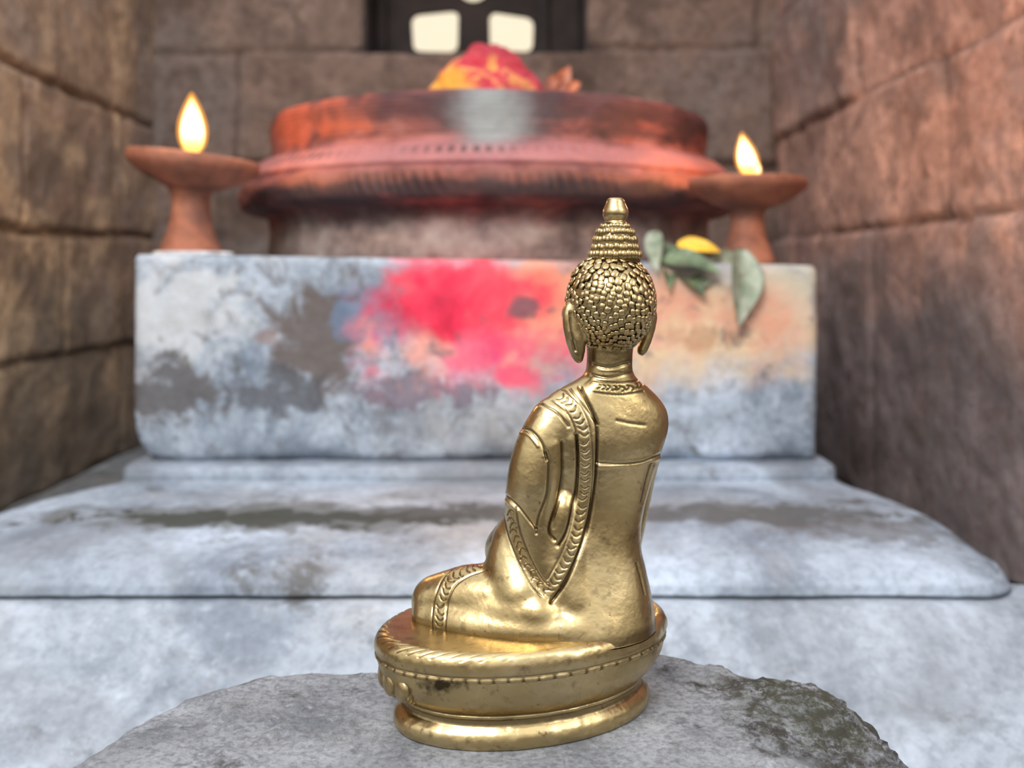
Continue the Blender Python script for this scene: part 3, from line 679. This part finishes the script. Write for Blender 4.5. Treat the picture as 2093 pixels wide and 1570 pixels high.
me2.vertices.foreach_set('co', (V*U).astype(np.float32).ravel()); me2.update()
a_ = me2.attributes.new('dirt', 'FLOAT', 'POINT'); a_.data.foreach_set('value', dirt.astype(np.float32))
me2.materials.clear(); me2.materials.append(mat_brass); me2.polygons.foreach_set('use_smooth', [True]*len(me2.polygons))
body = bpy.data.objects.new('figure', me2); me2.name = 'figure'; col.objects.link(body); body.parent = statue; body.location = SO-np.array(statue.location)
# hair curls
parts = []; dirtv = []
elv = 66; row = 0
while elv > -80:
    g_ = 1.20 if elv > 15 else (1.02 if elv > -25 else .88)
    rad = 94*math.cos(math.radians(elv)); nb_ = max(6, int(2*math.pi*rad/(13.2*g_))); ph = random.random()
    lim = 180 if elv > 22 else (112 if elv > -10 else 102)
    for i in range(nb_):
        az = 2*math.pi*(i+ph+random.uniform(-.22,.22))/nb_; a2 = (math.degrees(az)+180) % 360-180
        if abs(a2) > lim or (elv > 22 and elv < 40 and abs(a2) > 160): continue
        e2 = elv+24*fbm(np.array([[math.cos(az)*1.4, math.sin(az)*1.4, elv/60]]), 2, 4)[0]+random.uniform(-1.3,1.3)
        p = headpt(az, math.radians(e2), -1.9); j = random.uniform(.90, 1.16)*g_
        nrm = p-HC; nrm /= np.linalg.norm(nrm)
        tall = 1.25 if elv > 20 else 1.0
        tz = np.array([0,0,1])-nrm*nrm[2]; tz /= np.linalg.norm(tz); tx = np.cross(tz, nrm); ro = random.uniform(-.6,.6)
        t1 = tz*math.cos(ro)+tx*math.sin(ro); t2 = np.cross(nrm, t1)
        W_ = (np.sign(BV)*np.abs(BV)**.6)
        parts.append((W_[:,0:1]*t2*6.2*j+W_[:,1:2]*t1*6.5*j*tall+(BV[:,2:3]*3.6+.8*W_[:,0:1]*random.uniform(-1,1)+.6*W_[:,1:2]*random.uniform(-1,1))*nrm+p, BF)); dirtv.append(np.clip(1.0-(BV[:,2]+.05)*1.4, 0, 1))
    elv -= 7.2*g_+(1.0 if elv > 20 else 0); row += 1
# ushnisha: tiers of curls
for (Y, R_, br) in ((522,57,9.5),(507,50.5,9.5),(491,47.5,9),(476,42,8.5),(464,32,6.5)):
    nb_ = int(2*math.pi*R_/(br*1.12)); c = q(1257,Y,0)
    for i in range(nb_):
        a = 2*math.pi*(i+.37*Y+random.uniform(-.2,.2))/nb_; d_ = np.array([math.cos(a), math.sin(a), 0]); s_ = random.uniform(.92,1.08)
        W_ = (np.sign(BV)*np.abs(BV)**.7)
        parts.append((W_*np.array([br*.70,br*.70,br*.98])*s_+c+d_*(R_-br*.78)+[0,0,random.uniform(-1.2,1.2)], BF)); dirtv.append(np.clip(.55-(BV@d_)*1.1, 0, .75))
core = [(50,545),(53,525),(47,512),(45,500),(43,488),(38,476),(30,464),(22,455)]
V, fs = lathe([(r, 887-(Y-560)) for r, Y in core], 48, (q(1257,500,0)[0],0,0)); V, fs = fixn(V, fs); parts.append((V, fs)); dirtv.append(np.full(len(V), .5))
V, fs = join(parts); hair = mk('hair', toworld(V), fs, mat_brass, origin=toworld(HC), parent=statue, attrs={'dirt': np.concatenate(dirtv)})
fin = spline([(24,463),(24,457),(21,452),(23,447),(26,440),(26,431),(23,423),(20,416),(18,410),(15,406),(8,404.5),(2,404)], 44)
V, fs = lathe([(r, 887-(Y-560)) for r, Y in fin], 48, (q(1258,430,0)[0],0,0)); V, fs = fixn(V, fs); V = V+.9*np.stack([fbm(V/14, 2, 1), fbm(V/14, 2, 2), fbm(V/14, 2, 3)], 1)
mk('finial', toworld(V), fs, mat_brass, origin=toworld(q(1258,460,0)), parent=statue, attrs={'dirt': np.zeros(len(V))})
# pedestal
A, B, ra = 312., 200., math.radians(20); nn = 900; t = np.linspace(0, 2*np.pi, nn, endpoint=False)
pr = [(.83,0),(.858,2),(.870,9),(.868,19),(.855,28),(.83,35),(.805,41),(.798,47),(.80,52),(.812,55),(.815,59),(.812,62),(.835,68),(.875,78),(.915,92),(.945,106),(.963,120),(.972,130),(.976,136),(.986,139),(.989,142),(.984,145.5),(.981,148),(.989,154),(.990,162),(.982,172),(.962,181),(.93,186.5),(.90,188),(.86,188),(.5,188)]
pr = spline(pr, 200); rings = []; dl = []
for s, h in pr:
    x = A*np.cos(t)*s; y = B*np.sin(t)*s; dd = np.zeros(nn); off = np.zeros(nn); hz_ = 0
    if 136 < h < 146 and s > .97: off = -1.3*(.5+.5*np.cos(t*60+3*np.sin(t*3)))**8; dd = -off*.6
    if 145 < h < 150: dd = dd+.45
    if h > 176 and s > .90: off2 = (.5+.5*np.cos(t*50+(s-.9)*s*120+2*np.sin(t*5)))**8*np.clip((s-.90)/.02, 0, 1)*np.clip(.3-np.cos(t+.35)*1.3, 0, 1); hz_ = -1.6*off2; dd = .6*off2
    if 60 < h < 67 or 38 < h < 52: dd = dd+.45
    x = x+off*np.cos(t); y = y+off*np.sin(t)
    rings.append(np.stack([x*math.cos(ra)-y*math.sin(ra)+PC, x*math.sin(ra)+y*math.cos(ra), np.full(nn, h)+hz_], 1)); dl.append(dd)
V, fs = stack(rings); dl = np.r_[np.concatenate(dl), 0, 0]
nz = 2.2*fbm(V/34., 3, 6); C2 = V-np.array([PC,0,0]); rd = np.hypot(C2[:,0], C2[:,1])[:,None]+1e-6
V[:,:2] += C2[:,:2]/rd*nz[:,None]
kk = 1+V[:,1]/2000.; PX = (V[:,0]+188.5)/kk+1046.5; PY = 560+(887-V[:,2])/kk
dl = np.maximum(dl, np.clip(1.4-np.hypot((PX-905)/38, (PY-1402)/13)+.9*fbm(V/9., 3, 3), 0, .9)*(V[:,1] < 0))
dl = np.maximum(dl, np.clip(fbm(V/24., 4, 15)*1.6-.5, 0, .45))
Vp, fp = fixn(V, fs); parts = [(Vp, fp)]; dirts = [dl]
for a in np.linspace(-4, 194, 18):     # lotus petals round the front half
    a = math.radians(a+6); s = .93; x = A*s*math.cos(a); y = B*s*math.sin(a)
    out = np.array([x*math.cos(ra)-y*math.sin(ra), x*math.sin(ra)+y*math.cos(ra), 0]); o = out/np.linalg.norm(out); sd = np.array([-o[1], o[0], 0])
    for (du, dz, ru, rn, rz) in ((0,104,27,13,26),(0,84,17,12,15),(-15,96,10,15,18),(15,96,10,15,18)):
        P = out*(1-.10*(104-dz)/30)+np.array([PC,0,dz])+sd*du*.9
        parts.append((P+BV[:,0:1]*sd*ru+BV[:,1:2]*o*rn+BV[:,2:3]*np.array([0,0,rz]), BF)); dirts.append(np.clip(.4-(BV@np.array([0,1,0]))*.3, 0, .5))
V, fs = join(parts); mk('pedestal', toworld(V), fs, mat_brass, origin=toworld(np.array([PC,0,0])), parent=statue, attrs={'dirt': np.concatenate(dirts)})

# ------------------------------------------------------------ light, world, camera
w = bpy.data.worlds.new('sky'); scene.world = w; w.use_nodes = True; nt = w.node_tree
tc = nt.nodes.new('ShaderNodeTexCoord'); sp = nt.nodes.new('ShaderNodeSeparateXYZ'); rp = nt.nodes.new('ShaderNodeValToRGB'); mr = nt.nodes.new('ShaderNodeMapRange')
nt.links.new(tc.outputs['Generated'], sp.inputs[0]); nt.links.new(sp.outputs[2], mr.inputs[0]); mr.inputs[1].default_value = -1; mr.inputs[2].default_value = 1
nt.links.new(mr.outputs[0], rp.inputs[0]); e = rp.color_ramp.elements; e[0].position = .35; e[0].color = (.05,.042,.035,1); e[1].position = .62; e[1].color = (.74,.73,.70,1)
x = e.new(.49); x.color = (.20,.17,.14,1); x = e.new(.9); x.color = (1.1,1.15,1.25,1)
mr2 = nt.nodes.new('ShaderNodeMapRange'); nt.links.new(sp.outputs[1], mr2.inputs[0]); mr2.inputs[1].default_value = .5; mr2.inputs[2].default_value = 1.0
mxw = nt.nodes.new('ShaderNodeMix'); mxw.data_type = 'RGBA'; nt.links.new(mr2.outputs[0], mxw.inputs[0]); nt.links.new(rp.outputs[0], mxw.inputs[6]); mxw.inputs[7].default_value = (.82,.71,.52,1)
nt.links.new(mxw.outputs[2], nt.nodes['Background'].inputs[0]); nt.nodes['Background'].inputs[1].default_value = 1.3
def area(loc, target, size, energy, color):
    l = bpy.data.lights.new('daylight', 'AREA'); l.shape = 'RECTANGLE'; l.size = size[0]; l.size_y = size[1]; l.energy = energy; l.color = color
    o = bpy.data.objects.new('daylight', l); col.objects.link(o); o.location = loc
    o.rotation_euler = (Vector(target)-Vector(loc)).to_track_quat('-Z', 'Y').to_euler(); return o
area((-.35,-.35,1.15), (0,.7,.15), (.6,.4), 20, (1,.98,.95))
area((.7,-.1,.75), (.05,.45,.2), (.25,.45), 2.6, (1,.93,.82))
cam = bpy.data.cameras.new('camera'); cam.sensor_width = 36; cam.lens = 36*F/2093.; cam.shift_y = -(785-560)/2093.
cam.clip_start = .01; cam.dof.use_dof = True; cam.dof.focus_distance = .335; cam.dof.aperture_fstop = 9.0
co = bpy.data.objects.new('camera', cam); col.objects.link(co); co.location = (0,0,EYE); co.rotation_euler = (math.radians(90),0,0); scene.camera = co
scene.view_settings.view_transform = 'Standard'
